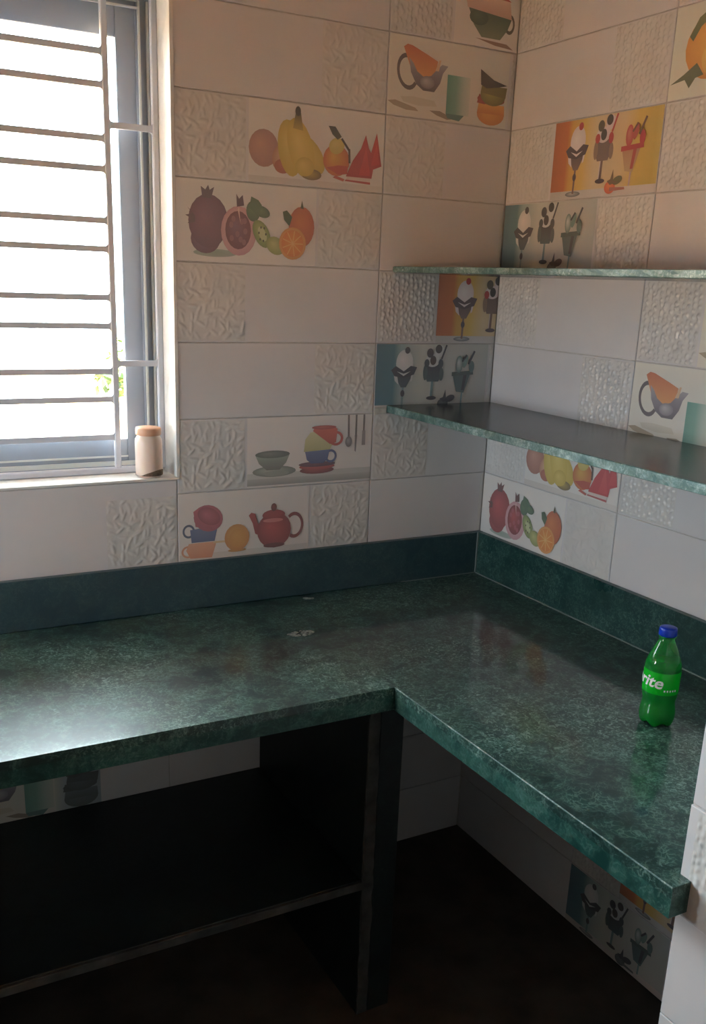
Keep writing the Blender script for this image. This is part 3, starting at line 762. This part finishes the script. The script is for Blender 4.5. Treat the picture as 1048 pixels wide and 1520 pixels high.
# ------------------------------------------------------------------ soda bottle
BX, BY = m(-0.317), m(-1.11)
bottle = tag(empty('soda_bottle', (BX, BY, ZT)), 'green plastic soda bottle with blue cap standing on the worktop', 'bottle')
R0 = 0.0325
def petal(r, z, t):
    if z < 0.016:
        k = 1-z/0.016
        c = 0.5+0.5*math.cos(5*t)
        return r*(1-0.16*k*(1-c)), z+0.006*k*(1-c)*(1 if r > 0.005 else 0)
    return r, z
prof = [(0.004, 0.004), (0.016, 0.0015), (0.024, 0.0), (0.0290, 0.004), (0.0312, 0.010), (0.0322, 0.018), (0.0318, 0.030), (0.0300, 0.040), (0.0292, 0.047), (0.0300, 0.053), (0.0318, 0.060),
        (0.0325, 0.066), (0.0325, 0.112), (0.0318, 0.119), (0.0296, 0.127), (0.0262, 0.136), (0.0220, 0.146), (0.0178, 0.155), (0.0146, 0.162), (0.0130, 0.167), (0.0126, 0.171)]
body = lathe('bottle_body', prof, M['pet'], bottle, 45, petal)
lathe('neck_ring', [(0.0128, 0.169), (0.0155, 0.1695), (0.0155, 0.1712), (0.0128, 0.172)], M['pet'], bottle, 32)
lq = [(max(r-0.0012, 0.002), z+0.0015) for r, z in prof if z < 0.118] + [(0.0304, 0.1205)]
lathe('drink', lq, M['drink'], bottle, 45, petal)
lathe('label', [(0.0327, 0.067), (0.03295, 0.068), (0.03295, 0.108), (0.0327, 0.109)], M['label_green'], bottle, 48, closed=False)
def ridged(r, z, t): return (r*(1+0.02*math.cos(36*t)) if 0.173 < z < 0.185 else r), z
lathe('cap', [(0.0150, 0.1722), (0.0158, 0.1735), (0.0158, 0.176), (0.0156, 0.184), (0.0150, 0.1872), (0.0130, 0.1882)], M['cap_blue'], bottle, 72, ridged)
cu = bpy.data.curves.new('lettering', 'FONT'); cu.body = 'Sprite'; cu.size = 0.034; cu.shear = 0.25; cu.offset = 0.0007; cu.resolution_u = 3
tmp = bpy.data.objects.new('tmp', cu); COL.objects.link(tmp)
dg = bpy.context.evaluated_depsgraph_get()
tme = bpy.data.meshes.new_from_object(tmp.evaluated_get(dg)); tme.name = 'lettering'
bpy.data.objects.remove(tmp, do_unlink=True)
wid = max(v.co.x for v in tme.vertices)
phc = math.atan2(m(CAM['y'])-BY, m(CAM['x'])-BX); phe = phc+math.radians(8)
for v in tme.vertices:
    x, y = v.co.x, v.co.y
    ph = phe-(wid-x)/R0*0.95; rr = R0+0.0011
    v.co = (rr*math.cos(ph), rr*math.sin(ph), 0.082+y*0.9-0.004*(x/wid-0.5))
tme.materials.clear()
lt = mesh_obj('lettering', tme, M['print_white'], bottle); lt['label'] = 'white italic brand lettering'
bm = bmesh.new()
for k in range(5):
    ph = phe+math.radians(6+k*9); rr = R0+0.0010
    for q in (0,):
        vs = []
        for dp, dz in ((-.04, 0), (.04, 0), (.04, .0035), (-.04, .0035)):
            vs.append(bm.verts.new((rr*math.cos(ph+dp), rr*math.sin(ph+dp), 0.0745+dz)))
        bm.faces.new(vs)
bm_obj('small_print', bm, M['print_white'], bottle)

# ------------------------------------------------------------------ jar on the sill
jar = tag(empty('plastic_jar', (m(-1.085), 0.031, ZS)), 'small blush plastic jar with peach lid standing on the window sill', 'jar')
def pot(r, z, t): return r, z
lathe('jar_body', [(0.020, 0.0), (0.0275, 0.001), (0.0300, 0.005), (0.0305, 0.012), (0.0305, 0.078), (0.0295, 0.085), (0.0262, 0.0905), (0.0245, 0.093), (0.0245, 0.096)], M['jar'], jar, 40)
lathe('lid', [(0.0245, 0.094), (0.0275, 0.0945), (0.0282, 0.096), (0.0282, 0.108), (0.0272, 0.111), (0.024, 0.112)], M['lid'], jar, 60, lambda r, z, t: (r*(1+(0.012*math.cos(30*t) if 0.0955 < z < 0.109 else 0)), z))
def stain(r, z, t): return r, 0.004 + (z-0.004)*(0.05+max(0, math.cos(t+0.9)))
lathe('residue', [(0.0302, 0.0042), (0.0308, 0.008), (0.0309, 0.016), (0.0304, 0.018)], M['residue'], jar, 40, stain, closed=False)

# ------------------------------------------------------------------ crumbs on the worktop
def crumb(name, x, y, rx, ry, n, seed, label):
    rnd = random.Random(seed); bm = bmesh.new()
    for i in range(n):
        a, q = rnd.uniform(0, 6.28), math.sqrt(rnd.random())
        s = rnd.uniform(0.0015, 0.0042)
        mt = Matrix.Translation((rx*q*math.cos(a), ry*q*math.sin(a), s*0.3)) @ Matrix.Diagonal((s*rnd.uniform(.8, 2.0), s*rnd.uniform(.8, 1.6), s*.6, 1))
        vs = bmesh.ops.create_icosphere(bm, subdivisions=1, radius=1.0, matrix=mt)['verts']
        for v in vs: v.co += Vector((rnd.uniform(-1, 1), rnd.uniform(-1, 1), rnd.uniform(-.3, .3)))*s*0.25; v.co.z = max(v.co.z, 0)
    return tag(bm_obj(name, bm, M['crumb'], None, loc=(x, y, ZT)), label, 'mortar')
crumb('mortar_crumbs', m(-0.79), m(-0.315), 0.030, 0.014, 60, 5, 'scatter of pale mortar crumbs dried on the worktop')['kind'] = 'stuff'
crumb('mortar_lump', m(-0.644), m(-0.06), 0.010, 0.006, 14, 9, 'small pale mortar lump on the worktop beside the upstand')

# ------------------------------------------------------------------ outside
ground = structure(box('ground', (-22, -20, -0.6), (12, 30, -0.5), M['ground']), 'ground outside the window, tinted warm to bounce light indoors')
def shrub(x, y, z0, zc, rx, rz_, label, seed):
    t = tag(empty('leafy_shrub', (x, y, z0)), label, 'shrub')
    rnd = random.Random(seed)
    bm = bmesh.new(); zt = zc-z0
    n = 8; rings = []
    for k, (q, w) in enumerate(((0, .022), (.4, .018), (.8, .012), (1.0, .005))):
        rings.append([bm.verts.new((w*math.cos(6.283*i/n)+.03*math.sin(q*5), w*math.sin(6.283*i/n), q*zt)) for i in range(n)])
    for p, q in zip(rings, rings[1:]):
        for i in range(n): bm.faces.new((p[i], p[(i+1) % n], q[(i+1) % n], q[i]))
    bm_obj('stem', bm, M['bark'], t)
    bm = bmesh.new()
    for i in range(1500):
        a, q, w = rnd.uniform(0, 6.28), rnd.random()**0.5, rnd.uniform(-1, 1)
        rr = rx*q*math.sqrt(max(0, 1-w*w))
        c = Vector((rr*math.cos(a), rr*math.sin(a)*.8, zt+w*rz_))
        d = Vector((rnd.uniform(-1, 1), rnd.uniform(-1, 1), rnd.uniform(-1, .3))).normalized()*rnd.uniform(.04, .08)
        s = d.cross(Vector((rnd.uniform(-1, 1), rnd.uniform(-1, 1), 1))).normalized()*0.018
        bm.faces.new([bm.verts.new(c), bm.verts.new(c+d*.5+s), bm.verts.new(c+d), bm.verts.new(c+d*.5-s)])
    o = bm_obj('foliage', bm, M['leaf'], t); o['kind'] = 'stuff'
    return t
shrub(-0.25, 1.7, -0.5, 1.20, 0.38, 0.16, 'light green leafy shrub outside the window', 4)
